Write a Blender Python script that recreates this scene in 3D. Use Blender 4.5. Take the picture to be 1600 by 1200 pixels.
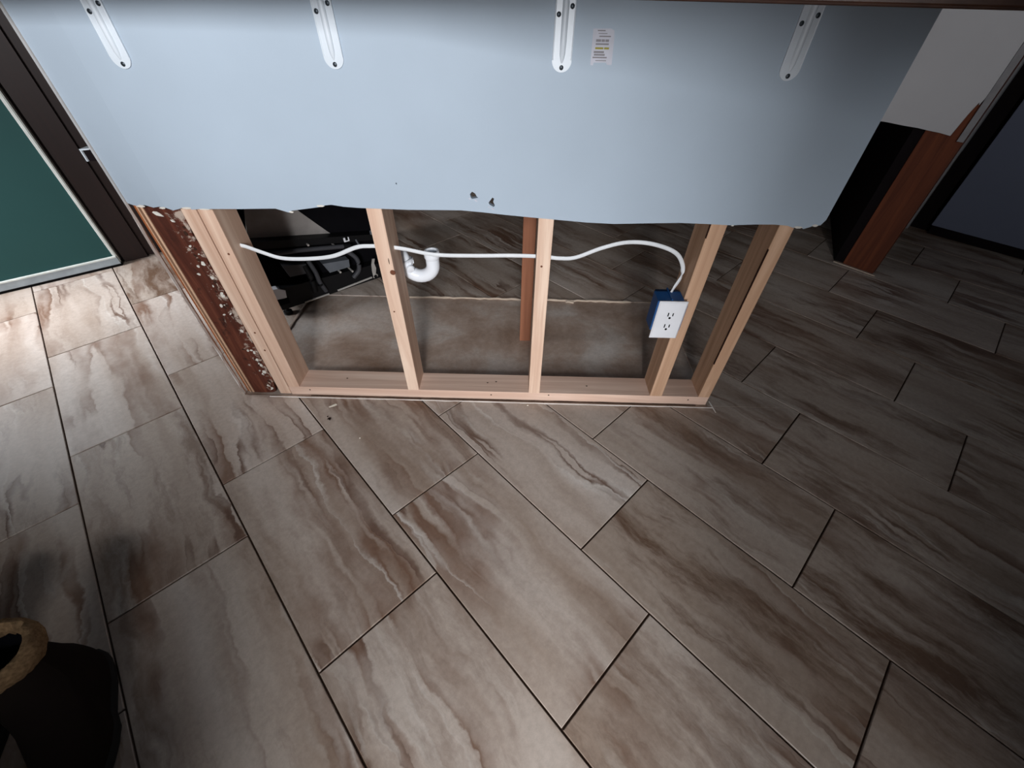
import bpy, bmesh, math, random
from mathutils import Vector, Matrix
random.seed(7)
S = bpy.context.scene
C = S.collection
for o in list(bpy.data.objects): bpy.data.objects.remove(o)

# ------------------------------------------------------------------ camera
CAM_H = 1.0583
cam_d = bpy.data.cameras.new('camera'); cam = bpy.data.objects.new('camera', cam_d); C.objects.link(cam)
cam_d.sensor_fit = 'HORIZONTAL'; cam_d.sensor_width = 36.0; cam_d.lens = 36.0 * 645.243 / 1600.0
cam_d.clip_start = 0.02
R = Matrix(((0.9996286, -0.0256690, 0.0091516), (0.0245199, 0.7006424, -0.7130912), (0.0118923, 0.7130507, 0.7010116)))
cam.matrix_world = Matrix.Translation((0, 0, CAM_H)) @ R.to_4x4()
S.camera = cam

# ------------------------------------------------------------------ view + world + lights
S.view_settings.view_transform = 'Standard'; S.view_settings.look = 'None'
S.view_settings.exposure = 0.0; S.view_settings.gamma = 1.0; S.view_settings.use_curve_mapping = False
w = bpy.data.worlds.new('world'); S.world = w; w.use_nodes = True
w.node_tree.nodes['Background'].inputs[0].default_value = (0.72, 0.80, 0.9, 1)
w.node_tree.nodes['Background'].inputs[1].default_value = 0.052

def area(name, loc, target, sx, sy, power, col=(1, 1, 1), spread=180):
    l = bpy.data.lights.new(name, 'AREA'); l.shape = 'RECTANGLE'; l.size = sx; l.size_y = sy
    l.energy = power; l.color = col; l.spread = math.radians(spread)
    o = bpy.data.objects.new(name, l); C.objects.link(o); o.location = loc
    o.rotation_euler = (Vector(target) - Vector(loc)).to_track_quat('-Z', 'Y').to_euler()
    return o
# daylight from the open doorway left of the frame
area('doorway_daylight', (-2.60, 1.12, 0.72), (-1.86, 1.50, 0.06), 0.40, 0.9, 10.5, (0.90, 0.94, 1.0), 88)
# daylight from a window behind the camera, cut by the added wall's openings
area('window_daylight', (0.08, -2.5, 1.5), (0.0, 0.9, 0.5), 0.8, 1.7, 245, (0.95, 0.97, 1.0))

# ------------------------------------------------------------------ materials
def lin(c):
    return tuple(((v / 255) / 12.92 if v / 255 <= 0.04045 else ((v / 255 + 0.055) / 1.055) ** 2.4) for v in c) + (1,)

class NT:
    def __init__(s, name):
        s.m = bpy.data.materials.new(name); s.m.use_nodes = True
        s.t = s.m.node_tree; s.b = s.t.nodes['Principled BSDF']
    def n(s, typ, **kw):
        nd = s.t.nodes.new(typ)
        for k, v in kw.items():
            if k.startswith('i_'):
                key = k[2:]
                nd.inputs[int(key) if key.isdigit() else key.replace('_', ' ')].default_value = v
            else: setattr(nd, k, v)
        return nd
    def l(s, a, b): s.t.links.new(a, b)
    def coords(s, scale, rand=False):
        tc = s.n('ShaderNodeTexCoord'); mp = s.n('ShaderNodeMapping'); mp.inputs['Scale'].default_value = scale
        if rand:
            oi = s.n('ShaderNodeObjectInfo'); mu = s.n('ShaderNodeMath', operation='MULTIPLY'); mu.inputs[1].default_value = 53.0
            s.l(oi.outputs['Random'], mu.inputs[0])
            cb = s.n('ShaderNodeCombineXYZ'); s.l(mu.outputs[0], cb.inputs[0]); s.l(mu.outputs[0], cb.inputs[1]); s.l(mu.outputs[0], cb.inputs[2])
            ad = s.n('ShaderNodeVectorMath', operation='ADD'); s.l(tc.outputs['Object'], ad.inputs[0]); s.l(cb.outputs[0], ad.inputs[1])
            s.l(ad.outputs[0], mp.inputs['Vector'])
        else: s.l(tc.outputs['Object'], mp.inputs['Vector'])
        return mp.outputs[0]
    def noise(s, vec, scale=1, detail=4, rough=0.55, dist=0.0):
        nd = s.n('ShaderNodeTexNoise'); nd.inputs['Scale'].default_value = scale; nd.inputs['Detail'].default_value = detail
        nd.inputs['Roughness'].default_value = rough; nd.inputs['Distortion'].default_value = dist
        s.l(vec, nd.inputs['Vector']); return nd.outputs['Fac']
    def ramp(s, fac, stops):
        nd = s.n('ShaderNodeValToRGB'); e = nd.color_ramp.elements
        while len(e) < len(stops): e.new(0.5)
        for el, (p, c) in zip(e, stops): el.position = p; el.color = c if len(c) == 4 else tuple(c) + (1,)
        s.l(fac, nd.inputs[0]); return nd.outputs['Color']
    def mix(s, fac, a, b, mode='MIX'):
        nd = s.n('ShaderNodeMix', data_type='RGBA', blend_type=mode)
        if isinstance(fac, (int, float)): nd.inputs[0].default_value = fac
        else: s.l(fac, nd.inputs[0])
        for k, v in ((6, a), (7, b)):
            if isinstance(v, tuple): nd.inputs[k].default_value = v
            else: s.l(v, nd.inputs[k])
        return nd.outputs[2]
    def bump(s, h, strength=0.2, dist=0.001):
        nd = s.n('ShaderNodeBump'); nd.inputs['Strength'].default_value = strength; nd.inputs['Distance'].default_value = dist
        s.l(h, nd.inputs['Height']); s.l(nd.outputs[0], s.b.inputs['Normal'])
    def base(s, v):
        if isinstance(v, tuple): s.b.inputs['Base Color'].default_value = v
        else: s.l(v, s.b.inputs['Base Color'])
        return s
    def rough(s, r, spec=0.5, metal=0.0):
        s.b.inputs['Roughness'].default_value = r; s.b.inputs['Specular IOR Level'].default_value = spec; s.b.inputs['Metallic'].default_value = metal
        return s

def plain(name, c, rough=0.6, spec=0.4, metal=0.0, var=0.12, scale=20.0):
    """one colour with a little procedural mottling"""
    t = NT(name); v = t.coords((1, 1, 1)); n = t.noise(v, scale, 4)
    k = lin(c); lo = tuple(x * (1 - var) for x in k[:3]) + (1,); hi = tuple(min(1, x * (1 + var)) for x in k[:3]) + (1,)
    t.base(t.ramp(n, [(0.3, lo), (0.7, hi)])).rough(rough, spec, metal)
    return t.m

def m_paint(name, c):
    t = NT(name); v = t.coords((1, 1, 1)); k = lin(c)
    n = t.noise(v, 3.0, 5); t.base(t.ramp(n, [(0.3, tuple(x * .93 for x in k[:3])), (0.7, k)]))
    t.rough(0.6, 0.2); t.bump(t.noise(v, 260, 3), 0.12, 0.0008); return t.m

def m_tile():
    t = NT('travertine_tile')
    vf = t.coords((1, 1, 1), True)
    tn = t.n('ShaderNodeAttribute', attribute_type='OBJECT', attribute_name='tone')
    # warp across the tile so that the bands wander as they run lengthwise
    def warped(sx, sy, amount):
        v = t.coords((sx, sy, 1), True); wn = t.noise(t.coords((4.0, 3.0, 1), True), 1.0, 6, 0.62)
        mr = t.n('ShaderNodeMapRange'); mr.inputs['To Min'].default_value = -amount; mr.inputs['To Max'].default_value = amount; t.l(wn, mr.inputs[0])
        cb = t.n('ShaderNodeCombineXYZ'); t.l(mr.outputs[0], cb.inputs[0])
        ad = t.n('ShaderNodeVectorMath', operation='ADD'); t.l(v, ad.inputs[0]); t.l(cb.outputs[0], ad.inputs[1]); return ad.outputs[0]
    n1 = t.noise(warped(6.5, 0.75, 0.35), 1.0, 4, 0.55)
    base = t.ramp(n1, [(0.26, lin((124, 100, 84))), (0.36, lin((160, 142, 128))), (0.52, lin((184, 170, 159))), (0.66, lin((197, 186, 177)))])
    # narrow dark edges where two bands meet
    def vein(sx, sy, am, lvl, wd, lo, hi):
        n = t.noise(warped(sx, sy, am), 1.0, 3, 0.5)
        sub = t.n('ShaderNodeMath', operation='SUBTRACT'); t.l(n, sub.inputs[0]); sub.inputs[1].default_value = lvl
        up = t.n('ShaderNodeMapRange'); up.inputs['From Min'].default_value = -wd * 0.25; up.inputs['From Max'].default_value = 0.0; t.l(sub.outputs[0], up.inputs[0])
        dn = t.n('ShaderNodeMapRange'); dn.inputs['From Min'].default_value = wd; dn.inputs['From Max'].default_value = 0.0; t.l(sub.outputs[0], dn.inputs[0])
        mu = t.n('ShaderNodeMath', operation='MULTIPLY'); t.l(up.outputs[0], mu.inputs[0]); t.l(dn.outputs[0], mu.inputs[1])
        gate = t.ramp(t.noise(t.coords((3.2, 2.2, 1), True), 1.0, 4), [(lo, (0, 0, 0, 1)), (hi, (0.95, 0.95, 0.95, 1))])
        m2 = t.n('ShaderNodeMath', operation='MULTIPLY'); t.l(mu.outputs[0], m2.inputs[0]); t.l(gate, m2.inputs[1]); return m2.outputs[0]
    c = t.mix(vein(7.0, 0.6, 0.45, 0.50, 0.10, 0.40, 0.58), base, lin((118, 88, 70)))
    c = t.mix(vein(9.0, 0.7, 0.6, 0.56, 0.05, 0.45, 0.60), c, lin((104, 78, 64)))
    c = t.mix(vein(8.0, 0.6, 0.55, 0.43, 0.04, 0.45, 0.62), c, lin((206, 198, 190)))
    # crusty brown patches on some tiles
    cr = t.n('ShaderNodeMath', operation='MULTIPLY'); t.l(t.ramp(t.noise(warped(9.0, 1.7, 0.5), 1.0, 9, 0.72), [(0.50, (0, 0, 0, 1)), (0.64, (1, 1, 1, 1))]), cr.inputs[0])
    t.l(t.ramp(tn.outputs['Fac'], [(0.1, (0.12, 0.12, 0.12, 1)), (0.85, (0.95, 0.95, 0.95, 1))]), cr.inputs[1])
    c = t.mix(cr.outputs[0], c, lin((110, 84, 66)))
    sp = t.noise(vf, 75, 6, 0.75)
    c = t.mix(0.4, c, t.ramp(sp, [(0.3, (0.62, 0.6, 0.58, 1)), (0.7, (1.22, 1.22, 1.22, 1))]), 'MULTIPLY')
    c = t.mix(1.0, c, t.ramp(tn.outputs['Fac'], [(0.0, (1.06, 1.05, 1.05, 1)), (1.0, (0.82, 0.78, 0.74, 1))]), 'MULTIPLY')
    t.base(c).rough(0.42, 0.45); t.bump(t.noise(vf, 60, 5), 0.12, 0.001); return t.m

def m_wood(name, axis, dark, light, rough=0.65, contrast=0.5):
    sc = {'Z': (26, 26, 1.1), 'X': (1.1, 26, 26), 'Y': (26, 1.1, 26)}[axis]
    t = NT(name); v = t.coords(sc, True); n = t.noise(v, 1.0, 6, 0.6, 1.2)
    c = t.ramp(n, [(0.5 - contrast / 2, lin(dark)), (0.5, lin(tuple((a + b) / 2 for a, b in zip(dark, light)))), (0.5 + contrast / 3, lin(light))])
    v2 = t.coords(tuple(x * 0.12 for x in sc), True)
    c = t.mix(0.25, c, t.ramp(t.noise(v2, 1, 3), [(0.3, (0.7, 0.66, 0.62, 1)), (0.7, (1.12, 1.12, 1.1, 1))]), 'MULTIPLY')
    t.base(c).rough(rough, 0.3); t.bump(n, 0.25, 0.0006); return t.m

def m_torn_board():
    t = NT('torn_red_brown_board'); v = t.coords((1, 1, 1))
    g = t.noise(t.coords((30, 30, 2.5)), 1, 5, 0.6, 1.0)
    wood = t.ramp(g, [(0.3, lin((56, 25, 18))), (0.55, lin((96, 50, 36))), (0.75, lin((126, 74, 54)))])
    # plaster scabs, thicker on the stud side (local +x) and near the foot
    sx = t.n('ShaderNodeSeparateXYZ'); tc = t.n('ShaderNodeTexCoord'); t.l(tc.outputs['Object'], sx.inputs[0])
    gx = t.n('ShaderNodeMapRange'); gx.inputs['From Min'].default_value = -0.03; gx.inputs['From Max'].default_value = 0.05
    gx.inputs['To Min'].default_value = -0.10; gx.inputs['To Max'].default_value = 0.09; t.l(sx.outputs[0], gx.inputs[0])
    n = t.noise(v, 42, 7, 0.72, 0.6); ad = t.n('ShaderNodeMath', operation='ADD'); t.l(n, ad.inputs[0]); t.l(gx.outputs[0], ad.inputs[1])
    mk = t.ramp(ad.outputs[0], [(0.56, (0, 0, 0, 1)), (0.63, (0.9, 0.9, 0.9, 1))])
    c = t.mix(mk, wood, lin((190, 172, 158)))
    dk = t.ramp(t.noise(v, 24, 6, 0.65), [(0.56, (0, 0, 0, 1)), (0.68, (0.85, 0.85, 0.85, 1))])
    c = t.mix(dk, c, lin((40, 24, 20)))
    t.base(c).rough(0.7, 0.25); t.bump(ad.outputs[0], 0.5, 0.003); return t.m

def m_subfloor():
    t = NT('dusty_subfloor'); v = t.coords((1, 1, 1))
    c = t.ramp(t.noise(v, 3.2, 7, 0.62, 0.4), [(0.32, lin((134, 108, 90))), (0.5, lin((170, 150, 136))), (0.68, lin((196, 186, 178)))])
    c = t.mix(0.4, c, t.ramp(t.noise(v, 70, 5, 0.7), [(0.3, (0.6, 0.6, 0.6, 1)), (0.7, (1.2, 1.2, 1.2, 1))]), 'MULTIPLY')
    t.base(c).rough(0.6, 0.35); return t.m

M = dict(
    paint=m_paint('pale_blue_grey_wall_paint', (176, 189, 202)), gypsum=plain('gypsum_edge', (222, 216, 206), 0.9, 0.2),
    white_paint=m_paint('white_wall_paint', (214, 212, 214)), tile=m_tile(), grout=plain('dark_grout', (72, 56, 46), 0.9, 0.1),
    caulk=plain('white_caulk', (240, 234, 228), 0.6), mortar=plain('pale_mortar', (196, 178, 160), 0.9), subfloor=m_subfloor(),
    pine_z=m_wood('pine_vertical', 'Z', (206, 166, 142), (242, 214, 192)), pine_x=m_wood('pine_horizontal', 'X', (206, 170, 150), (240, 212, 194)),
    pine_dark=m_wood('darker_pine', 'Z', (188, 146, 116), (226, 188, 158)),  # a darker tone than the other pine
    red_wood=m_wood('reddish_wood', 'Z', (128, 80, 58), (166, 110, 82)), orange_wood=m_wood('orange_wood', 'Z', (140, 78, 44), (196, 124, 78)),
    torn=m_torn_board(), bark=plain('dark_bark', (58, 32, 20), 0.9), knot=plain('knot', (112, 66, 44), 0.7),
    stud_red=m_wood('red_brown_stud', 'Z', (84, 42, 26), (124, 66, 40)), dark_wall=m_wood('dark_brown_panelling', 'Z', (26, 11, 8), (38, 18, 13), 0.5),
    white_metal=plain('white_enamelled_steel', (216, 223, 230), 0.3, 0.5, 0, 0.03), screw=plain('dark_screw', (60, 66, 72), 0.4, 0.5, 0.6),
    cable=plain('white_cable_sheath', (226, 228, 230), 0.5, 0.4, 0, 0.05), pvc=plain('white_pvc', (240, 243, 248), 0.25, 0.5, 0, 0.02),
    pvc_in=plain('grey_trap_inside', (150, 158, 168), 0.5), blue=plain('blue_plastic', (30, 82, 140), 0.45, 0.4), plate=plain('white_cover_plate', (236, 236, 240), 0.3, 0.5, 0, 0.02),
    black=plain('black_slot', (12, 12, 12), 0.8, 0.1), black_metal=plain('black_enamel', (13, 13, 15), 0.5, 0.25), black_felt=plain('black_felt', (15, 14, 17), 0.95, 0.05),
    grey_sheet=plain('grey_insulation_sheet', (150, 144, 140), 0.55, 0.3, 0, 0.35, 6), dark_tube=plain('dark_grey_rubber', (64, 64, 68), 0.5), clear=plain('milky_plastic', (96, 100, 106), 0.35),
    silver=plain('bright_steel', (214, 210, 204), 0.3, 0.5, 0.5), counter=m_wood('dark_brown_counter', 'X', (52, 32, 24), (74, 48, 36), 0.4),
    green=m_paint('dark_green_door_paint', (34, 70, 68)), door_edge=plain('pale_door_edge', (200, 202, 196), 0.5), sweep=plain('grey_door_sweep', (150, 160, 166), 0.35, 0.5, 0.5),
    grey_door=m_paint('blue_grey_door_paint', (120, 126, 146)), casing=plain('grey_casing_paint', (150, 148, 150), 0.5),
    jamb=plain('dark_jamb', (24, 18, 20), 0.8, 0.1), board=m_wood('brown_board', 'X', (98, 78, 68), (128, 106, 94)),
    paper=plain('sticker_paper', (188, 188, 198), 0.5), ink=plain('grey_print', (132, 128, 132), 0.6), yellow=plain('yellow_print', (150, 140, 40), 0.6),
    boot=plain('dark_brown_suede', (26, 19, 16), 0.9, 0.1), sole=plain('black_rubber_sole', (16, 15, 15), 0.8), fleece=plain('tan_fleece', (122, 98, 72), 1.0, 0.05, 0, 0.35, 160), boot_in=plain('dark_boot_lining', (14, 14, 18), 1.0, 0.02),
    chip=plain('cream_paint_chip', (238, 230, 214), 0.7), lint=plain('dark_lint', (38, 28, 24), 1.0, 0.05))

# ------------------------------------------------------------------ mesh helpers
def box(bm, lo, hi, bev=0.0):
    vs = [bm.verts.new((x, y, z)) for x in (lo[0], hi[0]) for y in (lo[1], hi[1]) for z in (lo[2], hi[2])]
    fs = [bm.faces.new([vs[i] for i in q]) for q in ((0, 1, 3, 2), (4, 6, 7, 5), (0, 4, 5, 1), (2, 3, 7, 6), (0, 2, 6, 4), (1, 5, 7, 3))]
    if bev: bmesh.ops.bevel(bm, geom=list({e for f in fs for e in f.edges}), offset=bev, segments=2, affect='EDGES', profile=0.5)
    return vs

def prism(bm, pts, off, bev=0.0):
    """closed polygon (3d points) pushed along the vector off"""
    off = Vector(off); a = [bm.verts.new(p) for p in pts]; b = [bm.verts.new(Vector(p) + off) for p in pts]; n = len(pts)
    bm.faces.new(a); bm.faces.new(b[::-1])
    for i in range(n): bm.faces.new((a[i], b[i], b[(i + 1) % n], a[(i + 1) % n]))

def tube(bm, pts, r, seg=12, caps=True, up=Vector((0, 0, 1)), flat=1.0):
    """swept ellipse: half-height r across 'up', r*flat sideways; r may be a list"""
    pts = [Vector(p) for p in pts]; rings = []
    for i, p in enumerate(pts):
        d = (pts[min(i + 1, len(pts) - 1)] - pts[max(i - 1, 0)]).normalized()
        u = up - d * up.dot(d)
        if u.length < 1e-3: u = Vector((1, 0, 0)) - d * d.x
        u.normalize(); s = d.cross(u); rr = r[i] if isinstance(r, (list, tuple)) else r
        rings.append([bm.verts.new(p + u * rr * math.cos(2 * math.pi * k / seg) + s * rr * flat * math.sin(2 * math.pi * k / seg)) for k in range(seg)])
    for a, b in zip(rings, rings[1:]):
        for k in range(seg): bm.faces.new((a[k], a[(k + 1) % seg], b[(k + 1) % seg], b[k]))
    if caps: bm.faces.new(rings[0][::-1]); bm.faces.new(rings[-1])
    return rings

def loft(bm, rings, cap0=True, cap1=True):
    R_ = [[bm.verts.new(p) for p in r] for r in rings]; n = len(R_[0])
    for a, b in zip(R_, R_[1:]):
        for k in range(n): bm.faces.new((a[k], a[(k + 1) % n], b[(k + 1) % n], b[k]))
    if cap0: bm.faces.new(R_[0][::-1])
    if cap1: bm.faces.new(R_[-1])

def spline(ctrl, n=8):
    P = [Vector(p) for p in ctrl]; P = [2 * P[0] - P[1]] + P + [2 * P[-1] - P[-2]]; out = []
    for i in range(1, len(P) - 2):
        for k in range(n):
            t = k / n; a, b, c, d = P[i - 1:i + 3]
            out.append(0.5 * (2 * b + (c - a) * t + (2 * a - 5 * b + 4 * c - d) * t * t + (3 * b - a - 3 * c + d) * t ** 3))
    out.append(P[-2]); return out

def obj(name, bm, mat, parent=None, smooth=False, M4=None, label=None):
    bmesh.ops.recalc_face_normals(bm, faces=bm.faces[:])
    me = bpy.data.meshes.new(name); bm.to_mesh(me); bm.free(); me.materials.append(M[mat])
    if smooth:
        me.shade_smooth()
        if hasattr(me, 'set_sharp_from_angle'): me.set_sharp_from_angle(angle=math.radians(42))
    o = bpy.data.objects.new(name, me); C.objects.link(o)
    if parent: o.parent = parent
    if M4 is not None: o.matrix_local = M4
    if label: o['label'] = label
    return o
def recenter(o):
    """origin to the middle of the mesh"""
    me = o.data; c = sum((v.co for v in me.vertices), Vector()) / len(me.vertices)
    me.transform(Matrix.Translation(-c)); o.location = o.location + c; return o
def tag(o, label, cat, group=None, kind=None):
    o['label'] = label; o['category'] = cat
    if group: o['group'] = group
    if kind: o['kind'] = kind
    return o
def empty(name, loc=(0, 0, 0), rz=0.0):
    o = bpy.data.objects.new(name, None); C.objects.link(o); o.empty_display_size = 0.05
    o.location = loc; o.rotation_euler = (0, 0, rz); return o
def bx(name, lo, hi, mat, parent=None, bev=0.0, label=None):
    """box whose origin is its own centre"""
    c = [(a + b) / 2 for a, b in zip(lo, hi)]; h = [abs(b - a) / 2 for a, b in zip(lo, hi)]
    bm = bmesh.new(); box(bm, [-x for x in h], h, bev)
    return obj(name, bm, mat, parent, False, Matrix.Translation(c), label)

# ================================================================== FLOOR
TW = 0.308; TL = 2.0286 * TW; TT = 0.010
AU = math.radians(43.950 + 0.735); EU = Vector((math.cos(AU), math.sin(AU))); EV = Vector((math.sin(AU), -math.cos(AU)))
U0 = 1.5108
ZONE = (-0.955, 0.672, 0.991, 1.636)          # bare patch where the cabinets stood
floor = bx('floor', (-4.2, -1.6, -0.06), (4.2, 4.2, -0.0042), 'grout')
tag(floor, 'brown marbled rectangular tile floor laid diagonally with dark grout', 'floor', kind='structure')
bpy.context.view_layer.update()
sf = bx('subfloor_patch', (ZONE[0], ZONE[2], -0.0200), (ZONE[1], ZONE[3], -0.0034), 'subfloor', None, label='bare dusty subfloor patch behind the open studs')
mb = sf.matrix_basis.copy(); sf.parent = floor; sf.matrix_local = floor.matrix_world.inverted() @ mb

def clip(poly, n, c):
    """keep the side where n.p <= c"""
    out = []
    for i in range(len(poly)):
        a, b = poly[i], poly[(i + 1) % len(poly)]; da, db = n.dot(a) - c, n.dot(b) - c
        if da <= 0: out.append(a)
        if (da < 0 < db) or (db < 0 < da): out.append(a + (b - a) * (da / (da - db)))
    return out
def inset(poly, d):
    c = sum(poly, Vector((0, 0))) / len(poly); out = []
    n = len(poly)
    for i in range(n):
        p, a, b = poly[i], poly[i - 1], poly[(i + 1) % n]
        d1 = (p - a).normalized(); d2 = (b - p).normalized(); n1 = Vector((-d1.y, d1.x)); n2 = Vector((-d2.y, d2.x))
        if n1.dot(c - p) < 0: n1 = -n1
        if n2.dot(c - p) < 0: n2 = -n2
        m = n1 + n2; L = max(m.dot(n1), 0.3); out.append(p + m * (d / L))
    return out
def tile_bm(polys):
    bm = bmesh.new()
    for p in polys:
        r = [[(q.x, q.y, -TT) for q in p], [(q.x, q.y, -0.0011) for q in p], [(q.x, q.y, 0.0) for q in inset(p, 0.0013)]]
        loft(bm, r, False, True)
    return bm
G = 0.0021
full_poly = [Vector((-TW / 2 + G, -TL / 2 + G)), Vector((TW / 2 - G, -TL / 2 + G)), Vector((TW / 2 - G, TL / 2 - G)), Vector((-TW / 2 + G, TL / 2 - G))]
rz = math.atan2(EU.y, EU.x)
tile_mesh = None; ntile = 0
TONE = {(3, -1): .02, (3, 0): .95, (4, -1): .7, (4, 0): .85, (4, -2): .3, (2, -1): .25, (2, 0): .2, (2, 1): .55, (1, 0): .35, (1, 1): .4, (1, -1): .1, (1, -2): .05, (0, 0): .55, (0, 1): .5, (0, -1): .1, (-1, 0): .5, (-1, -1): .05, (3, -2): .1, (5, 0): .7, (5, -1): .8}
inv_floor = floor.matrix_world.inverted()
def area2(p): return abs(sum(p[i].x * p[(i + 1) % len(p)].y - p[(i + 1) % len(p)].x * p[i].y for i in range(len(p)))) / 2
for c in range(-9, 14):
    v0 = -4.7285 + 1.3524 * c
    for n in range(-14, 14):
        vc = v0 + (n + 0.5) * 2.0286; ctr = EU * ((c + 0.5 - U0) * TW) + EV * (vc * TW)
        if not (-2.95 < ctr.x < 3.1 and -0.35 < ctr.y < 3.7): continue
        # skip what neither the photograph nor a step aside shows
        if ctr.y < 0.5 and abs(ctr.x) > 2.45 + ctr.y * 0.6: continue
        if ctr.x + ctr.y > 5.1 or (ctr.y - ctr.x) > 4.45: continue
        ML = Matrix.Translation((ctr.x, ctr.y, 0)) @ Matrix.Rotation(rz, 4, 'Z')
        # local axes: x = EU, y = perpendicular (-EV)
        wpoly = [ctr + EU * p.x - EV * p.y for p in full_poly]
        keep = []
        xs = [p.x for p in wpoly]; ys = [p.y for p in wpoly]
        if max(xs) > ZONE[0] and min(xs) < ZONE[1] and max(ys) > ZONE[2] and min(ys) < ZONE[3]:
            front = clip(wpoly, Vector((0, 1)), ZONE[2]); back = clip(wpoly, Vector((0, -1)), -ZONE[3])
            mid = clip(clip(wpoly, Vector((0, -1)), -ZONE[2]), Vector((0, 1)), ZONE[3])
            left = clip(mid, Vector((1, 0)), ZONE[0]) if len(mid) > 2 else []; right = clip(mid, Vector((-1, 0)), -ZONE[1]) if len(mid) > 2 else []
            keep = [p for p in (front, back, left, right) if len(p) > 2 and area2(p) > 2e-4]
            if not keep: continue
            if sum(area2(p) for p in keep) > area2(wpoly) * 0.999: keep = []; whole = True
            else: whole = False
        else: whole = True
        if whole:
            if tile_mesh is None:
                t = obj('tile', tile_bm([full_poly]), 'tile'); tile_mesh = t.data
            else:
                t = bpy.data.objects.new('tile', tile_mesh); C.objects.link(t)
        else:
            loc = [[Vector(((p - ctr).dot(EU), -(p - ctr).dot(EV))) for p in q] for q in keep]
            t = obj('tile', tile_bm(loc), 'tile')
        t['tone'] = TONE.get((c, n), random.uniform(.25, .95)); t.parent = floor; t.matrix_local = inv_floor @ ML; ntile += 1

def on_floor(o):
    m = o.matrix_world.copy(); o.parent = floor; o.matrix_local = inv_floor @ m; return o
# caulk bead left on the tiles where the wallboard stood, with its return at the right end
def bead(name, pts, wdt, hgt, mat):
    bm = bmesh.new(); rr = [hgt * random.uniform(0.7, 1.2) for _ in pts]; tube(bm, pts, rr, 6, True, Vector((0, 0, 1)), wdt / hgt)
    o = obj(name, bm, mat, None, True); bpy.context.view_layer.update(); return on_floor(o)
bead('caulk_line', [(-0.862 + 1.548 * i / 40, 0.984 + random.uniform(-.0008, .0008), 0.0003) for i in range(41)], 0.0022, 0.0017, 'caulk')
bead('caulk_line', [(0.690 - 0.006 * i / 8, 0.962 + 0.052 * i / 8, 0.0003) for i in range(9)], 0.0022, 0.0017, 'caulk')
bead('mortar_edge', [(-0.50 + 1.02 * i / 50, 1.634 + random.uniform(-.004, .003), 0.001) for i in range(51)], 0.005, 0.005, 'mortar')
bead('mortar_edge', [(0.22 + 0.012 * i, 1.622 + 0.004 * math.sin(i * 1.7), 0.001) for i in range(4)], 0.008, 0.006, 'mortar')
bead('mortar_edge', [(-0.956, 1.10 + 0.53 * i / 20, -0.0006) for i in range(21)], 0.006, 0.003, 'subfloor')
bead('mortar_edge', [(-0.72 + 1.35 * i / 50, 0.9925 + random.uniform(-.001, .001), -0.0005) for i in range(51)], 0.002, 0.0022, 'grout')

# ================================================================== HALF WALL
wall = empty('wall_bar'); tag(wall, 'open half wall of pine studs with pale blue-grey wallboard above', 'half wall', kind='structure')
YD, YF, YB = 0.985, 0.999, 1.088          # board face, stud fronts, stud backs
ZT = 0.998; ZP = 0.035
bx('bottom_plate', (-0.792, YF + 0.001, -0.0034), (0.668, YB, ZP), 'pine_x', wall, 0.0015)
bx('top_plate', (-0.93, YF, ZT), (0.70, YB, 1.0395), 'pine_x', wall, 0.0015)
plate = [o for o in wall.children if o.name.startswith('bottom_plate')][0] if len(wall.children) else bpy.data.objects['bottom_plate']
studs = {}
for nm, x0, x1, z0, mt in (('a', -0.831, -0.793, 0.0, 'pine_z'), ('b', -0.790, -0.752, ZP, 'pine_z'), ('c', -0.373, -0.335, ZP, 'pine_z'),
                           ('d', 0.045, 0.083, ZP, 'pine_z'), ('e', 0.463, 0.505, ZP, 'pine_dark'), ('f', 0.630, 0.668, ZP, 'pine_dark')):
    studs[nm] = bx('stud', (x0, YF, z0), (x1, YB, ZT), mt, wall, 0.0018)
bx('bark_edge', (-0.0195, -0.0455, -0.33), (-0.0172, -0.040, 0.06), 'bark', studs['f'], 0.0005)
bx('bark_edge', (-0.0215, -0.0455, 0.085), (-0.0192, -0.041, 0.13), 'bark', studs['e'], 0.0005)
def disc(name, st, x, z, r, sx=1.0, mat='knot'):
    bm = bmesh.new(); k = 10
    prism(bm, [(x + r * sx * math.cos(2 * math.pi * i / k), -0.0452, z + r * math.sin(2 * math.pi * i / k)) for i in range(k)], (0, 0.002, 0)); obj(name, bm, mat, st)
zc = (ZP + ZT) / 2
for st, x, z, r in (('c', 0.014, 0.487 - zc, .0075), ('c', -0.006, 0.36 - zc, .0025), ('d', -0.004, 0.515 - zc, .003), ('b', 0.005, 0.53 - zc, .003), ('a', 0.004, 0.27 - 0.5, .003), ('a', 0.006, 0.20 - 0.5, .003)):
    disc('knot', studs[st], x, z, r)
disc('saw_mark', studs['c'], 0.010, 0.520 - zc, 0.009, 0.12, 'bark')

for x, z in ((-0.085, 0.004), (0.115, 0.010), (-0.72, 0.006), (0.60, 0.004)):
    bm = bmesh.new(); prism(bm, [(x + 0.062 + .0028 * math.cos(2 * math.pi * i / 8), -0.0442, z + .0028 * math.sin(2 * math.pi * i / 8)) for i in range(8)], (0, 0.002, 0)); obj('nail_head', bm, 'bark', plate)
for x, y in ((-0.10, 0.0), (-0.07, 0.006), (0.25, -0.004), (-0.60, 0.004)):
    bm = bmesh.new(); prism(bm, [(x + 0.062 + .003 * math.cos(2 * math.pi * i / 8), y + .002 * math.sin(2 * math.pi * i / 8), 0.0190) for i in range(8)], (0, 0, 0.0008)); obj('nail_head', bm, 'bark', plate)
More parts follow.
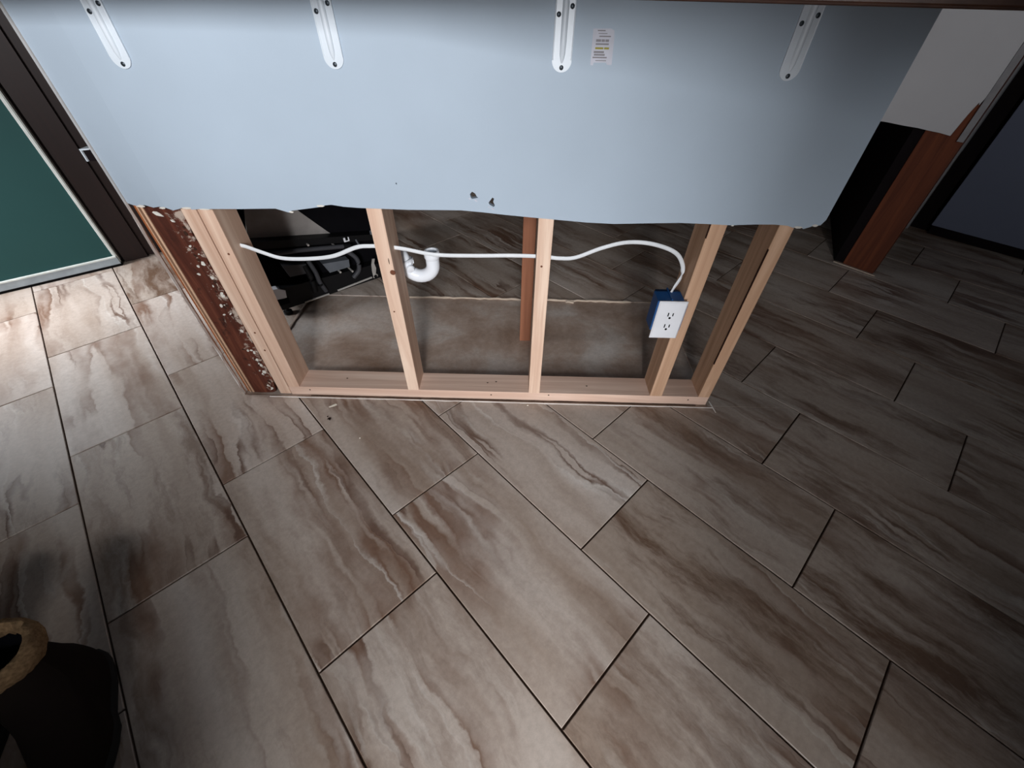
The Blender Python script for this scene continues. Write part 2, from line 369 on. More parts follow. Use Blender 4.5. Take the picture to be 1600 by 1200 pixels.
# wallboard: jagged lower edge, two punched holes, left strip tilted back to look shaded
low = [(-0.947, .660), (-0.935, .656), (-0.925, .6545), (-0.905, .658), (-0.885, .653), (-0.868, .656), (-0.855, .655)]
low2 = [(-0.855, .655), (-0.838, .648), (-0.822, .652), (-0.806, .657), (-0.79, .651), (-0.77, .653), (-0.73, .654), (-0.673, .655), (-0.62, .657), (-0.586, .658), (-0.556, .649), (-0.548, .654), (-0.512, .659), (-0.478, .664), (-0.466, .668), (-0.448, .670), (-0.42, .666), (-0.385, .664),
        (-0.33, .663), (-0.263, .662), (-0.2, .663), (-0.141, .6635), (-0.09, .660), (-0.035, .655), (0.03, .650), (0.088, .646), (0.16, .641), (0.227, .639), (0.30, .642), (0.379, .645), (0.44, .644), (0.502, .642), (0.56, .645), (0.607, .646), (0.64, .644), (0.655, .639), (0.672, .642), (0.680, .637), (0.692, .641), (0.702, .646), (0.716, .6465), (0.723, .660)]
def bend(x): return (-0.855 - x) * 0.085 if x < -0.855 else 0.0
bm = bmesh.new(); cache = {}
def V(x, z):
    k = (round(x, 5), round(z, 5))
    if k not in cache: cache[k] = bm.verts.new((x, YD + bend(x), z))
    return cache[k]
ZTOP = 1.0395
strip = [V(*p) for p in low] + [V(-0.855, ZTOP), V(-0.947, ZTOP)]
bm.faces.new(strip)
outer = [V(*p) for p in low2] + [V(0.723, .85), V(0.723, ZTOP), V(-0.855, ZTOP)]
edges = []
def loop(vs):
    for i in range(len(vs)):
        a, b = vs[i], vs[(i + 1) % len(vs)]; e = bm.edges.get((a, b)) or bm.edges.new((a, b)); edges.append(e)
loop(outer)
for hx, hz, pts in ((-0.109, .696, [(-.006, .004), (-.002, .008), (.003, .005), (.005, .001), (.008, -.002), (.002, -.003), (-.003, -.004), (-.005, -.001)]),
                    (-0.068, .681, [(.002, .010), (.005, .008), (.003, .003), (.006, -.003), (.004, -.006), (-.003, -.002), (-.005, .001), (-.002, .005)]),
                    (-0.284, .721, [(-.0015, 0), (0, .0018), (.0015, 0), (0, -.0018)])):
    loop([V(hx + a * 1.35, hz + b * 1.35) for a, b in pts])
bmesh.ops.triangle_fill(bm, edges=edges, use_beauty=True)
ext = bmesh.ops.extrude_face_region(bm, geom=bm.faces[:])
for v in ext['geom']:
    if isinstance(v, bmesh.types.BMVert): v.co.y += 0.0125
dry = obj('wallboard', bm, 'paint', wall, label='pale blue-grey painted wallboard cut off ragged above the floor')
# torn paper curls by the holes and along the ragged cut
def flake(name, x, y, z, w_, h_, mat, parent, tilt=0.0, d=0.002):
    bm = bmesh.new(); k = 7
    pts = [(math.cos(2 * math.pi * i / k) * w_ * random.uniform(.6, 1.1), 0, math.sin(2 * math.pi * i / k) * h_ * random.uniform(.6, 1.1)) for i in range(k)]
    prism(bm, pts, (0, d, 0)); o = obj(name, bm, mat, parent)
    o.matrix_local = Matrix.Translation((x, y, z)) @ Matrix.Rotation(tilt, 4, 'Y') @ Matrix.Rotation(random.uniform(-.35, .1), 4, 'X'); return o
for x, z, a, b in ((-0.104, .690, .006, .003), (-0.118, .694, .004, .002), (-0.065, .672, .005, .003), (-0.074, .676, .003, .002)):
    flake('torn_paper', x, YD - 0.0012, z - .003, a * .8, b * .8, 'paper', dry, 0.5)
for x, z, a, b in ((-0.475, .667, .012, .003), (-0.55, .651, .006, .003), (-0.915, .655, .012, .003), (-0.80, .655, .014, .0025), (-0.86, .654, .01, .003), (0.665, .641, .012, .003), (0.705, .646, .008, .003), (-0.76, .653, .016, .002), (0.51, .6415, .004, .002)):
    flake('torn_paper', x, YD - 0.001 + bend(x), z, a, b, 'gypsum', dry)

# left end of the wall: corner bead, thin strips and the torn red-brown board
bm = bmesh.new(); N = 34
L_ = []; Rr = []
for i in range(N + 1):
    z = 1.03 - (1.03 - 0.002) * i / N; rag = 0 if z > 0.56 else random.uniform(-.0022, .0022)
    wd = 0.0085 if z > .60 else 0.0062 + rag * 1.2
    L_.append((-0.9580, 0.9975, z)); Rr.append((-0.9580 + wd, 0.9865, z))
prism(bm, L_ + Rr[::-1], (0, 0.009, 0)); obj('corner_bead', bm, 'caulk', wall, label='white metal corner bead with ragged lower edge')
bx('thin_strip', (-0.949, 1.006, 0.002), (-0.9405, 1.03, 1.0), 'orange_wood', wall)
bx('thin_strip', (-0.9385, 1.000, 0.002), (-0.9350, 1.03, 1.0), 'pine_dark', wall)
bx('thin_strip', (-0.9290, 1.000, 0.002), (-0.9235, 1.05, 1.0), 'pine_dark', wall)
bx('gap_shade_strip', (-0.9345, 1.022, 0.002), (-0.9295, 1.05, 1.0), 'bark', wall)  # dark colour imitates the shade in the gap between the strips
bm = bmesh.new(); edge = []
nn = 46
for i in range(nn + 1):
    z = 0.655 + 0.02 - (0.655 + 0.02 - 0.006) * i / nn
    edge.append((-0.8335 + random.uniform(-.004, .0015) - (0.012 * max(0, (0.07 - z) / 0.07)), z))
cx, cz = -0.878, 0.33
pts = [(-0.923 - cx, 0, 0.675 - cz)] + [(x - cx, 0, z - cz) for x, z in edge] + [(-0.86 - cx, 0, 0.002 - cz), (-0.90 - cx, 0, 0.0 - cz), (-0.923 - cx, 0, 0.001 - cz)]
prism(bm, pts, (0, 0.03, 0)); tb = obj('torn_board', bm, 'torn', wall, False, Matrix.Translation((cx, 1.002, cz)), 'dark red-brown board scabbed with plaster at the wall end')
bx('end_post', (-0.923, 1.034, 0.0), (-0.834, YB, ZT), 'stud_red', wall)
for k in range(44):
    z = random.choice([random.uniform(.02, .2), random.uniform(.02, .62), random.uniform(.35, .55)]); x = -0.845 - abs(random.gauss(0, .014))
    flake('plaster_scab', x - cx, -0.0015, z - cz, random.uniform(.002, .0075), random.uniform(.002, .008), 'gypsum' if k % 3 else 'bark', tb, random.uniform(0, 3))
flake('plaster_scab', -0.895 - cx, -0.002, 0.632 - cz, .013, .005, 'gypsum', tb, 0.5)
flake('plaster_scab', -0.868 - cx, -0.002, 0.615 - cz, .006, .003, 'gypsum', tb, 0.5)
# end wallboard (left side of the wall)
bm = bmesh.new(); prism(bm, [(-0.9555, 0.9995, 0.66), (-0.9555, 1.02, 0.652), (-0.9555, 1.05, 0.664), (-0.9555, 1.088, 0.655), (-0.9555, 1.088, 1.03), (-0.9555, 0.9995, 1.03)], (0.006, 0, 0)); obj('end_wallboard', bm, 'paint', wall)

# ================================================================== COUNTER
bm = bmesh.new(); prism(bm, [(-1.06, -0.32, -0.019), (-0.12, -0.34, -0.019), (1.06, -0.73, -0.019), (1.06, 0.33, -0.019), (-1.06, 0.33, -0.019)], (0, 0, 0.038))  # front edge angled deeper at the right, partly to shade the upper wallboard
bmesh.ops.bevel(bm, geom=bm.edges[:], offset=0.004, segments=2, affect='EDGES', profile=0.5)
ct = obj('bar_countertop', bm, 'counter', None, False, Matrix.Translation((-0.09, 1.175, 1.0592))); tag(ct, 'dark brown bar countertop edge above the wallboard brackets', 'countertop')

# ================================================================== BRACKETS
def bracket(x, zbot, tilt, label):
    t = empty('counter_bracket', (x, YD, zbot)); t.rotation_euler = (0, tilt, 0)
    tag(t, label, 'bracket', 'white steel brackets under the counter')
    top = (1.0396 - zbot) / math.cos(tilt) - 0.0008; hw = 0.0185; th = 0.003; rad = hw
    bm = bmesh.new()                                   # wall leg, rounded at its foot
    pts = [(hw, -th, top)] + [(hw * math.cos(a), -th, rad + rad * math.sin(a)) for a in [-math.pi * i / 14 for i in range(15)]] + [(-hw, -th, top)]
    prism(bm, pts, (0, th - 0.0002, 0)); leg = obj('wall_leg', bm, 'white_metal', t)
    bm = bmesh.new(); box(bm, (-hw, -0.06, top - th), (hw, 0, top), 0.0008); arm = obj('counter_arm', bm, 'white_metal', t)
    bm = bmesh.new()                                   # pressed rib down the middle
    rings = []
    for i, z in enumerate([0.014, 0.018, 0.026, 0.045, top - 0.03, top - 0.012, top - 0.004]):
        h = [0.0004, 0.0024, 0.0045, 0.0055, 0.006, 0.007, 0.008][i]; wv = [0.0012, 0.0032, 0.0052, 0.006, 0.006, 0.006, 0.006][i]
        rings.append([(wv * math.cos(math.pi * k / 8), -th - h * math.sin(math.pi * k / 8) + 0.0003, z) for k in range(9)])
    loft(bm, rings); obj('rib', bm, 'white_metal', leg, True)
    for side in (-1, 1):                               # rolled edges
        bm = bmesh.new(); tube(bm, [(side * (hw - 0.0012), -th, z) for z in (rad, rad + .03, top - .004)], 0.0013, 8); obj('rolled_edge', bm, 'white_metal', leg, True)
    for sx, sz in ((-0.0115, 0.083), (0.0115, 0.094), (0.0, 0.0075)):
        bm = bmesh.new(); k = 12
        loft(bm, [[(sx + r * math.cos(2 * math.pi * i / k), y, sz + r * math.sin(2 * math.pi * i / k)) for i in range(k)] for r, y in ((0.0040, -th + .0005), (0.0040, -th - 0.0008), (0.0026, -th - 0.0018))])
        obj('screw', bm, 'screw', t, True)
bracket(-0.773, 0.9235, 0.0, 'white steel bracket at the left end of the wallboard')
bracket(-0.361, 0.9290, 0.0, 'white steel bracket second from the left on the wallboard')
bracket(0.071, 0.9305, 0.0, 'white steel bracket just left of the small sticker')
bracket(0.5015, 0.9240, 0.0, 'shaded white steel bracket at the right end of the wallboard')

# ================================================================== STICKER
st = empty('paper_sticker', (0.144, YD - 0.0003, 0.969)); tag(st, 'small white printed sticker with a yellow band on the wallboard', 'sticker')
bm = bmesh.new(); prism(bm, [(-.0205, 0, .026), (.012, 0, .0265), (.018, 0, .0235), (.0195, 0, .012), (.0215, 0, -.026), (.0125, 0, -.0255), (.011, 0, -.0225), (-.0125, 0, -.0225), (-.0135, 0, -.027), (-.0185, 0, -.0265)], (0, -0.0005, 0)); obj('paper', bm, 'paper', st)
rows = [(.0235, -.012, .002, .0016, 'ink'), (.0195, -.010, .006, .0010, 'ink'), (.0155, -.008, .013, .0018, 'ink'), (.0095, -.013, -.004, .0036, 'ink'), (.0095, -.003, .003, .0036, 'ink'), (.0095, .004, .0105, .0036, 'ink'), (.0045, -.013, .011, .0024, 'ink'), (-.0015, -.013, .002, .0028, 'yellow'), (-.0015, .0035, .0125, .0028, 'yellow'),
        (-.0070, -.015, .004, .0030, 'ink'), (-.0110, -.014, .006, .0026, 'ink'), (-.0150, -.016, .0105, .0020, 'ink'), (-.0195, -.010, .010, .0012, 'ink')]
for z, x0, x1, h, mt in rows:
    bx('print_line', (x0, -.0009, z - h / 2), (x1, -.0004, z + h / 2), mt, st)

# ================================================================== OUTLET
ol = empty('electrical_outlet', (0.431, 0.0, 0.365)); tag(ol, 'white duplex outlet in a blue box fixed to a stud', 'outlet')
bm = bmesh.new()
y0, y1, x0, x1, z0, z1 = 0.984, 1.062, -0.0435, 0.0305, -0.036, 0.062
ins = 0.006
loft(bm, [[(x0, y0, z0), (x1, y0, z0), (x1, y0, z1), (x0, y0, z1)], [(x0, y0 + .05, z0), (x1, y0 + .05, z0), (x1, y0 + .05, z1), (x0, y0 + .05, z1)], [(x0 + .012, y1, z0 + .01), (x1, y1, z0 + .01), (x1, y1, z1 - .01), (x0 + .012, y1, z1 - .01)]])
blue = obj('box', bm, 'blue', ol, label='blue plastic outlet box')
bx('box_rib', (-0.006, 0.988, 0.0615), (-0.001, 1.05, 0.0652), 'blue', blue, 0.0008)
bx('mounting_tab', (0.030, 0.9875, -0.040), (0.0445, 0.9985, 0.047), 'blue', ol, 0.0015)
bm = bmesh.new(); hw, hh = 0.0395, 0.0630; yb = 0.9838
def rr(hx, hz, y): return [(-hx, y, -hz), (hx, y, -hz), (hx, y, hz), (-hx, y, hz)]
loft(bm, [rr(hw, hh, yb), rr(hw, hh, yb - .003), rr(hw - .004, hh - .004, yb - .0062)]); obj('cover_plate', bm, 'plate', ol)
for cz_ in (0.0195, -0.0195):
    bm = bmesh.new(); k = 24
    prism(bm, [(min(.0125, max(-.0125, .0168 * math.cos(2 * math.pi * i / k))), yb - .0060, cz_ + .0145 * math.sin(2 * math.pi * i / k)) for i in range(k)], (0, -.0008, 0))
    rc = obj('receptacle', bm, 'plate', ol)
    for sx, hh2 in ((-0.0066, 0.0060), (0.0066, 0.0050)):
        bx('slot', (sx - .0015, yb - .0074, cz_ + 0.003 - hh2), (sx + .0015, yb - .0060, cz_ + 0.003 + hh2), 'black', rc)
    bm = bmesh.new(); prism(bm, [(.0034 * math.cos(2 * math.pi * i / 10), yb - .0074, cz_ - .0085 + .0034 * math.sin(2 * math.pi * i / 10)) for i in range(10)], (0, .0014, 0)); obj('ground_hole', bm, 'black', rc)
bx('plate_screw', (-.002, yb - .0070, -.002), (.002, yb - .0058, .002), 'plate', ol, .0005)

# ================================================================== CABLE
bm = bmesh.new()
ctl = [(-0.776, 1.040, .536), (-0.745, 1.040, .533), (-0.702, 1.042, .514), (-0.656, 1.045, .497), (-0.584, 1.045, .497), (-0.51, 1.043, .508), (-0.44, 1.040, .536), (-0.40, 1.040, .541), (-0.354, 1.040, .540), (-0.31, 1.040, .535), (-0.228, 1.038, .5215), (-0.123, 1.038, .521), (-0.019, 1.040, .523), (0.064, 1.040, .522),
       (0.110, 1.040, .518), (0.154, 1.040, .522), (0.219, 1.042, .549), (0.283, 1.043, .566), (0.351, 1.043, .563), (0.416, 1.043, .541), (0.447, 1.043, .505), (0.452, 1.041, .470), (0.441, 1.036, .440), (0.434, 1.030, .427)]
tube(bm, spline(ctl, 7), 0.0056, 12, True, Vector((0, 0, 1)), 0.5); cb = obj('electrical_cable', bm, 'cable', None, True)
recenter(cb); tag(cb, 'white electrical cable threaded through the studs to the outlet box', 'cable')

# ================================================================== DRAIN TRAP
tp = empty('drain_trap', (-0.30, 1.150, 0.0)); tag(tp, 'white plastic sink drain trap hanging behind the studs', 'drain pipe')
r = 0.0205
def T(x, y, z): return (x + 0.30, y - 1.150, z)
bm = bmesh.new()
path = [T(-0.262, 1.150, .470), T(-0.262, 1.150, .432)] + [T(-0.304 + 0.042 * math.cos(a), 1.150, .432 + 0.040 * math.sin(a)) for a in [-math.pi * i / 14 for i in range(1, 14)]] + [T(-0.346, 1.150, .432), T(-0.348, 1.150, .448)]
rings = tube(bm, path, r, 20, False, Vector((0, 1, 0)))
obj('u_bend', bm, 'pvc', tp, True)
bm = bmesh.new(); k = 24                               # open rim with its inner wall
def ring(rad, z, x=-0.262): return [T(x + rad * math.cos(2 * math.pi * i / k), 1.150 + rad * math.sin(2 * math.pi * i / k), z) for i in range(k)]
loft(bm, [ring(r + .0005, .452), ring(r + .003, .456), ring(r + .003, .474), ring(r + .001, .4765), ring(r - .003, .4765), ring(r - .0045, .470)], False, False); rim = obj('rim', bm, 'pvc', tp, True)
bm = bmesh.new(); loft(bm, [ring(r - .0045, .471), ring(r - .006, .45), ring(r - .007, .44)], False, True); obj('inside', bm, 'pvc_in', rim, True)
bm = bmesh.new(); loft(bm, [ring(r + .001, .430, -0.347), ring(r + .005, .433, -0.347), ring(r + .005, .446, -0.347), ring(r + .001, .449, -0.347)], False, False); nut = obj('slip_nut', bm, 'pvc', tp, True)
for i in range(10):
    a = 2 * math.pi * i / 10; bx('grip', T(-0.347 + (r + .005) * math.cos(a) - .0015, 1.150 + (r + .005) * math.sin(a) - .0015, .434), T(-0.347 + (r + .005) * math.cos(a) + .0015, 1.150 + (r + .005) * math.sin(a) + .0015, .445), 'pvc', nut, .0004)
bm = bmesh.new(); tube(bm, spline([T(-0.348, 1.150, .446), T(-0.354, 1.150, .462), T(-0.382, 1.150, .50), T(-0.388, 1.150, .54), T(-0.388, 1.150, 1.0398)], 5), r * .88, 16, True, Vector((0, 1, 0))); obj('tail_pipe', bm, 'pvc', tp, True)
bm = bmesh.new(); tube(bm, [T(-0.334, 1.136, .428), T(-0.326, 1.126, .426), T(-0.325, 1.124, .4255)], [.012, .012, .009], 14, True, Vector((0, 0, 1))); obj('clean_out_cap', bm, 'pvc', tp, True)

# ================================================================== SUPPORT POST
sp = bx('support_post', (0.011, 1.335, -0.0034), (0.054, 1.373, 1.0398), 'red_wood', None, 0.0012); tag(sp, 'reddish wooden post standing behind the middle stud', 'post')

# ================================================================== BLACK APPLIANCE
th_ = math.radians(40)
dw = empty('dishwasher', (-0.954, 1.496, 0.0), th_); tag(dw, 'black dishwasher seen from behind with its hoses and base exposed', 'dishwasher')
# local: x along the visible side, -y toward the camera, z up
bm = bmesh.new(); prism(bm, [(-0.065, 0.0, 0.034), (0.47, 0.0, 0.034), (0.47, 0.0, 0.10), (-0.065, 0.0, 0.13)], (0, 0.50, 0)); base = obj('base_pan', bm, 'black_metal', dw)
bm = bmesh.new(); prism(bm, [(-0.065, 0.045, 0.11), (0.47, 0.045, 0.09), (0.47, 0.045, 0.84), (-0.065, 0.045, 0.84)], (0, 0.45, 0)); obj('tub', bm, 'black_felt', dw)
bm = bmesh.new(); prism(bm, [(-0.12, -0.006, 0.322), (0.43, -0.006, 0.212), (0.43, -0.006, 0.238), (-0.12, -0.006, 0.352)], (0, 0.05, 0)); obj('side_rail', bm, 'black_metal', dw)
bm = bmesh.new(); prism(bm, [(-0.075, 0.038, 0.325), (0.245, 0.038, 0.262), (0.19, 0.038, 0.33), (0.135, 0.038, 0.40), (0.095, 0.038, 0.46), (0.09, 0.038, 0.80), (-0.03, 0.038, 0.80), (-0.035, 0.038, 0.46)], (0, 0.007, 0)); obj('insulation_sheet', bm, 'grey_sheet', dw, label='grey insulation sheet')
bm = bmesh.new(); tube(bm, [(-0.03, -0.012, 0.283), (0.08, -0.012, 0.268), (0.255, -0.012, 0.233)], 0.009, 12); obj('pipe', bm, 'dark_tube', dw, True)
bm = bmesh.new(); tube(bm, [(0.255, -0.012, 0.233), (0.262, -0.012, 0.231), (0.285, -0.012, 0.226)], 0.012, 12); obj('hose_clamp', bm, 'black_metal', dw, True)
for ptsb, mt in (([(0.150, .185), (0.262, .170), (0.258, .137), (0.168, .138)], 'clear'), ([(0.0, .225), (0.088, .205), (0.082, .165), (0.012, .172)], 'dark_tube')):
    bm = bmesh.new(); prism(bm, [(a, -0.012, b) for a, b in ptsb], (0, 0.04, 0)); obj('wiring_box', bm, mt, dw)
for c_, rr_, mt in (([(0.100, -0.008, .215), (0.112, -0.014, .16), (0.115, -0.014, .115), (0.128, -0.012, .062)], .0095, 'dark_tube'), ([(0.080, -0.006, .20), (0.088, -0.012, .14), (0.085, -0.010, .075)], .011, 'black_metal'),
                    ([(0.268, -0.01, .205), (0.295, -0.018, .165), (0.292, -0.018, .115), (0.262, -0.01, .082)], .010, 'dark_tube'), ([(0.315, -0.008, .245), (0.325, -0.01, .215), (0.345, -0.01, .20), (0.42, -0.01, .19)], .004, 'clear')):
    bm = bmesh.new(); tube(bm, spline(c_, 6), rr_, 10); obj('hose', bm, mt, dw, True)
bm = bmesh.new(); tube(bm, [(0.112, -0.016, .105), (0.114, -0.016, .098)], .0112, 10); obj('hose_clamp', bm, 'black_metal', dw, True)
for a, b in (((0.03, .029), (0.138, .030)), ((0.178, .032), (0.345, .040))):
    bm = bmesh.new(); tube(bm, [(a[0], -0.004, a[1] + .010), (b[0], -0.004, b[1] + .010)], 0.0042, 8); obj('steel_lip', bm, 'silver', dw, True)
bm = bmesh.new(); prism(bm, [(0.352, -0.008, .058), (0.366, -0.008, .062), (0.374, -0.008, .09), (0.370, -0.008, .115), (0.378, -0.008, .135), (0.366, -0.008, .138), (0.356, -0.008, .11), (0.352, -0.008, .08)], (0, 0.004, 0)); obj('steel_bracket', bm, 'silver', dw)
bm = bmesh.new(); tube(bm, [(0.362 + .010 * math.cos(a), -0.008, .052 + .010 * math.sin(a)) for a in [math.pi * (1.2 - i / 6) for i in range(9)]], .003, 6); obj('spring_hook', bm, 'silver', dw, True)
for x in (0.276, 0.395):
    bx('wire_clip', (x - .012, -0.014, .248), (x + .012, -0.006, .266), 'plate' if x < .3 else 'clear', dw, .002)
    bx('clip_slot', (x - .005, -0.016, .255), (x + .005, -0.012, .268), 'black', dw)
for x, y in ((-0.045, 0.02), (0.42, 0.04), (-0.045, 0.44), (0.42, 0.44)):
    bm = bmesh.new(); tube(bm, [(x, y, -0.0), (x, y, 0.014), (x, y, 0.016), (x, y, 0.04)], [.018, .018, .007, .007], 12, True, Vector((0, 1, 0))); obj('foot', bm, 'black_metal', dw, True)
bm = bmesh.new(); prism(bm, [(-0.105, -0.004, .095), (-0.03, -0.004, .085), (-0.024, -0.004, .118), (-0.05, -0.004, .135), (-0.10, -0.004, .142)], (0, .03, 0)); obj('white_valve', bm, 'plate', dw)
bx('valve_base', (-0.10, -0.006, .060), (-0.025, 0.03, .086), 'black', dw)
for x, z in ((0.21, .128), (0.12, .28), (0.225, .238), (0.262, .115)):
    bm = bmesh.new(); tube(bm, [(x, -0.018, z), (x, 0.04, z)], .0045, 8); obj('bolt', bm, 'silver', dw, True)

# ================================================================== WALL HOOK AT THE LEFT END
hk = empty('latch_bracket', (-0.966, 0.990, 0.765)); tag(hk, 'tiny pale latch bracket sticking out of the wall end', 'latch')
bm = bmesh.new(); prism(bm, [(-.012, 0, .0125), (.0105, 0, .0145), (.0105, 0, .0115), (-.009, 0, .0095), (-.009, 0, -.0125), (-.012, 0, -.0125)], (0, .022, 0)); obj('strap', bm, 'white_metal', hk)
bx('keeper', (-.009, .004, -.0125), (.0105, .02, .010), 'jamb', hk)

# ================================================================== LEFT: DOOR AND DARK WALL
def frame(px, py, deg):
    return Matrix.Translation((px, py, 0)) @ Matrix.Rotation(math.radians(deg), 4, 'Z')
FL = frame(-2.0, 1.863, 38)                       # local x along the wall, -y toward the room
wl = bx('wall_left', (-2.4, 0.052, -0.004), (2.2, 0.15, 2.45), 'dark_wall'); wl.matrix_world = FL @ wl.matrix_basis; tag(wl, 'dark brown panelled wall behind the green door', 'wall', kind='structure')
d1 = empty('door_1'); d1.matrix_world = FL; tag(d1, 'dark green door leaf with pale edge and metal sweep', 'door', kind='structure')
bx('leaf', (-0.90, 0.002, 0.018), (-0.004, 0.046, 2.05), 'green', d1, 0.002)
bx('edge_strip', (-0.004, 0.0, 0.018), (0.001, 0.047, 2.05), 'door_edge', d1, 0.0008)
bx('face_bead', (-0.014, -0.004, 0.04), (-0.002, 0.003, 2.05), 'door_edge', d1, 0.001)
sw = bx('sweep', (-0.90, -0.008, 0.012), (-0.002, 0.002, 0.050), 'sweep', d1, 0.002)
bx('sweep_lip', (-0.90, -0.012, 0.046), (-0.004, 0.001, 0.053), 'door_edge', d1, 0.001)
bx('sweep_gap_shade', (-0.90, -0.004, 0.000), (-0.002, 0.03, 0.012), 'black', d1)  # black fill stands for the shaded gap beneath the sweep
FJ = frame(-2.0, 1.863, 38)
tr = bx('trim_1', (0.012, 0.030, -0.004), (0.11, 0.052, 2.2), 'dark_wall'); tr.matrix_world = FJ @ tr.matrix_basis; tag(tr, 'dark brown door trim beside the green door', 'trim', kind='structure')

# ================================================================== RIGHT: CUT-OUT WALL, TRIM, GREY DOOR
FR = frame(1.70, 2.05, -48)
wr = empty('wall_right'); wr.matrix_world = FR; tag(wr, 'white wall with its lower wallboard cut away beside the grey door', 'wall', kind='structure')
bm = bmesh.new(); prism(bm, [(-.62, 0, .612), (-.45, 0, .616), (-.30, 0, .618), (-.14, 0, .624), (-.07, 0, .622), (-.02, 0, .6225), (.02, 0, .620), (.06, 0, .619), (.098, 0, .615), (.104, 0, .66), (.108, 0, .69), (.112, 0, .71), (.118, 0, .735), (.122, 0, .725), (.127, 0, .75), (.124, 0, 2.3), (-.62, 0, 2.3)], (0, .0125, 0)); obj('wallboard', bm, 'white_paint', wr, label='white wallboard with a torn lower corner')
# dark panel that closes the cavity and runs away from the camera
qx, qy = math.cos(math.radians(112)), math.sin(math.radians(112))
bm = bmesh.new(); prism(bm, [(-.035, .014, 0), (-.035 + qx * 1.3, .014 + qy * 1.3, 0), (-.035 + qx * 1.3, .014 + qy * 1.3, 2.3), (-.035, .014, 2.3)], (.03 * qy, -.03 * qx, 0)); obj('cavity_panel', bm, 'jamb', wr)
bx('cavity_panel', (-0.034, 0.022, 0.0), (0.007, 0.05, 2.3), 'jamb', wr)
bx('stud', (0.008, 0.0135, 0.0), (0.150, 0.058, 2.3), 'stud_red', wr, 0.002, label='red-brown wooden end post')
bx('corner_strip', (0.128, 0.002, 0.60), (0.150, 0.0125, 2.3), 'casing', wr, 0.001)
bx('sill_line', (-0.03, -0.006, 0.0), (0.165, -0.002, 0.004), 'mortar', wr)
FB = frame(2.36, 2.514, -46)
wb = bx('wall_back', (-0.40, 0.06, -0.004), (-0.02, 0.12, 2.45), 'dark_wall'); wb.matrix_world = FB @ wb.matrix_basis; tag(wb, 'dark far wall behind the cut-out white wall', 'wall', kind='structure')
wb2 = bx('wall_back', (-1.6, 3.95, -0.004), (2.4, 4.05, 2.45), 'dark_wall'); tag(wb2, 'dark wall closing the room behind the bar', 'wall', kind='structure')
tr = bx('trim_2', (-0.060, 0.0, -0.004), (-0.002, 0.058, 2.2), 'casing', None, 0.003); tr.matrix_world = FB @ tr.matrix_basis; tag(tr, 'grey upright door trim beside the grey door', 'trim', kind='structure')
d2 = empty('door_2'); d2.matrix_world = FB; tag(d2, 'blue-grey door slab standing over a dark floor gap', 'door', kind='structure')
bx('jamb', (-0.001, 0.055, -0.004), (1.3, 0.15, 2.2), 'jamb', d2)
bx('slab', (0.088, 0.0, 0.050), (0.95, 0.042, 2.1), 'grey_door', d2, 0.003)
bx('floor_gap_shade', (0.095, 0.012, -0.004), (0.95, 0.042, 0.050), 'jamb', d2)  # near-black fill imitates shade in the gap under the slab

bm = bmesh.new()                                   # added unseen wall behind the camera; its openings shape the daylight
for lo, hi in (((0.07, 0.86), (0.52, 2.45)), ((0.43, -0.004), (3.4, 0.86)), ((0.12, -0.004), (0.43, 0.50)), ((0.52, 0.86), (0.72, 1.22)), ((0.52, 2.05), (0.72, 2.45)), ((0.72, 0.86), (3.4, 2.45)), ((-3.4, -0.004), (-0.12, 1.17))):
    box(bm, (lo[0], -1.22, lo[1]), (hi[0], -1.10, hi[1]))
wf = obj('wall_light_blocker', bm, 'white_paint'); tag(wf, 'added white wall behind the camera with openings that shape the daylight', 'wall', kind='structure')

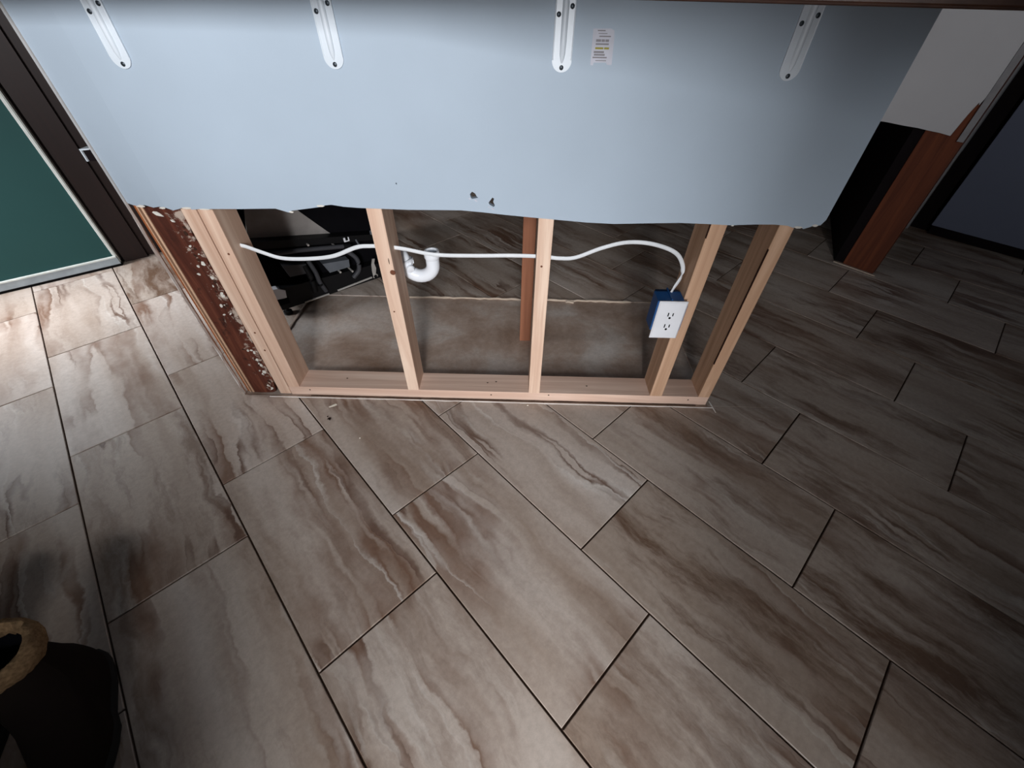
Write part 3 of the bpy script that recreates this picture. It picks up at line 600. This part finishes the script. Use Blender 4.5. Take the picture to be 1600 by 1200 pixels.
# ================================================================== BOOTS
def boot(loc, rz_, label):
    t = empty('boot', loc, rz_); tag(t, label, 'boot', 'fleece lined boots')
    n = 28
    def outline(scx, scy, z, oy=0.0, ox=0.0, toe=1.0):
        pts = []
        for i in range(n):
            a_ = 2 * math.pi * i / n; x = math.cos(a_); y = math.sin(a_)
            wv = 0.050 * (1.0 if y < 0 else 0.86) * (1 - 0.10 * math.exp(-((y - 0.1) / 0.3) ** 2))
            pts.append((ox + x * wv * scx, oy + y * 0.140 * scy, z))
        return pts
    bm = bmesh.new(); loft(bm, [outline(.97, .98, 0.0005), outline(1.04, 1.02, .008), outline(1.04, 1.02, .022), outline(.98, .99, .026)]); obj('sole', bm, 'sole', t, True)
    bm = bmesh.new()
    rings = [outline(.99, .99, .024), outline(1.03, 1.0, .045), outline(1.02, .96, .068, .004), outline(.98, .82, .088, .024, -.004), outline(.98, .62, .110, .050, -.012), outline(1.0, .48, .135, .072, -.024), outline(1.02, .42, .16, .088, -.036), outline(1.02, .40, .185, .101, -.046)]
    loft(bm, rings, True, False); obj('upper', bm, 'boot', t, True)
    bm = bmesh.new(); m_, q_ = 40, 12                  # fleece cuff: lumpy ring
    rg = []
    for i in range(m_):
        a_ = 2 * math.pi * i / m_; cxx = math.cos(a_); cyy = math.sin(a_); row = []
        for j in range(q_):
            b_ = 2 * math.pi * j / q_; rr2 = 0.0120 * (1 + .22 * math.sin(a_ * 7 + j) * math.cos(b_ * 3 + i * .9) + random.uniform(-.08, .08))
            row.append((-.038 + cxx * (0.047 + rr2 * math.cos(b_)), .106 + cyy * (0.052 + rr2 * math.cos(b_)), .196 + 1.9 * rr2 * math.sin(b_) - .008 * math.cos(a_)))
        rg.append(row)
    rg.append(rg[0]); loft(bm, rg, False, False); bmesh.ops.remove_doubles(bm, verts=bm.verts[:], dist=1e-5); obj('fleece_cuff', bm, 'fleece', t, True, None, 'tan fleece cuff')
    bm = bmesh.new(); loft(bm, [[(-.038 + rad * math.cos(2 * math.pi * i / 20), .106 + rad * 1.08 * math.sin(2 * math.pi * i / 20), z) for i in range(20)] for rad, z in ((.041, .196), (.036, .17), (.028, .14))], False, True); obj('lining', bm, 'boot_in', t, True)
    bm = bmesh.new(); tube(bm, spline([(-.060, .050, .188), (-.058, .038, .176), (-.055, .034, .160)], 5), [.010 - .0002 * i for i in range(11)], 8); obj('pull_tab', bm, 'fleece', t, True)
boot((-0.812, 0.090, 0.0), math.radians(33), 'dark boot with its tan fleece cuff showing, right one of the pair')
boot((-0.985, 0.020, 0.0), math.radians(20), 'dark boot mostly cut off by the bottom left corner')

# ================================================================== DEBRIS
bm = bmesh.new(); prism(bm, [(-.012, -.006, 0), (-.009, -.0085, 0), (.004, -.003, 0), (.0135, .0035, 0), (.009, .009, 0), (.003, .006, 0), (-.006, -.0015, 0)], (0, 0, .0016))
o = obj('paint_chip', bm, 'chip', None, False, Matrix.Translation((-0.628, 0.947, 0.0002))); tag(o, 'cream paint chip lying on the tiles near the bottom plate', 'paint chip')
bm = bmesh.new()
for i in range(16):
    a_ = random.uniform(0, 6.28); d_ = abs(random.gauss(0, .0045)); p = Vector((d_ * math.cos(a_), d_ * math.sin(a_), .002)); q = p + Vector((random.uniform(-.006, .006), random.uniform(-.006, .006), random.uniform(-.001, .002)))
    tube(bm, [p, (p + q) / 2 + Vector((0, 0, .001)), q], [.0012, .002, .0008], 5)
o = obj('lint_clump', bm, 'lint', None, True, Matrix.Translation((-0.620, 0.886, 0.0005))); tag(o, 'dark clump of lint on the tiles below the paint chip', 'lint')
for nm, px, py, s_, mt, lb in (('crumb', -0.4955, 0.811, .003, 'chip', 'tiny white crumb on the tile below the second stud'), ('crumb', -1.075, 1.168, .005, 'lint', 'small dark crumb on the tile beside the corner bead'), ('crumb', 0.043, 0.972, .0035, 'chip', 'tiny pale crumb on the caulk line below the middle stud')):
    bm = bmesh.new(); k = 6
    loft(bm, [[(s_ * f * random.uniform(.7, 1.2) * math.cos(2 * math.pi * i / k), .7 * s_ * f * random.uniform(.7, 1.2) * math.sin(2 * math.pi * i / k), z) for i in range(k)] for f, z in ((.8, 0), (1, s_ * .4), (.5, s_ * .8))])
    o = obj(nm, bm, mt, None, False, Matrix.Translation((px, py, 0.0002))); tag(o, lb, 'crumb')
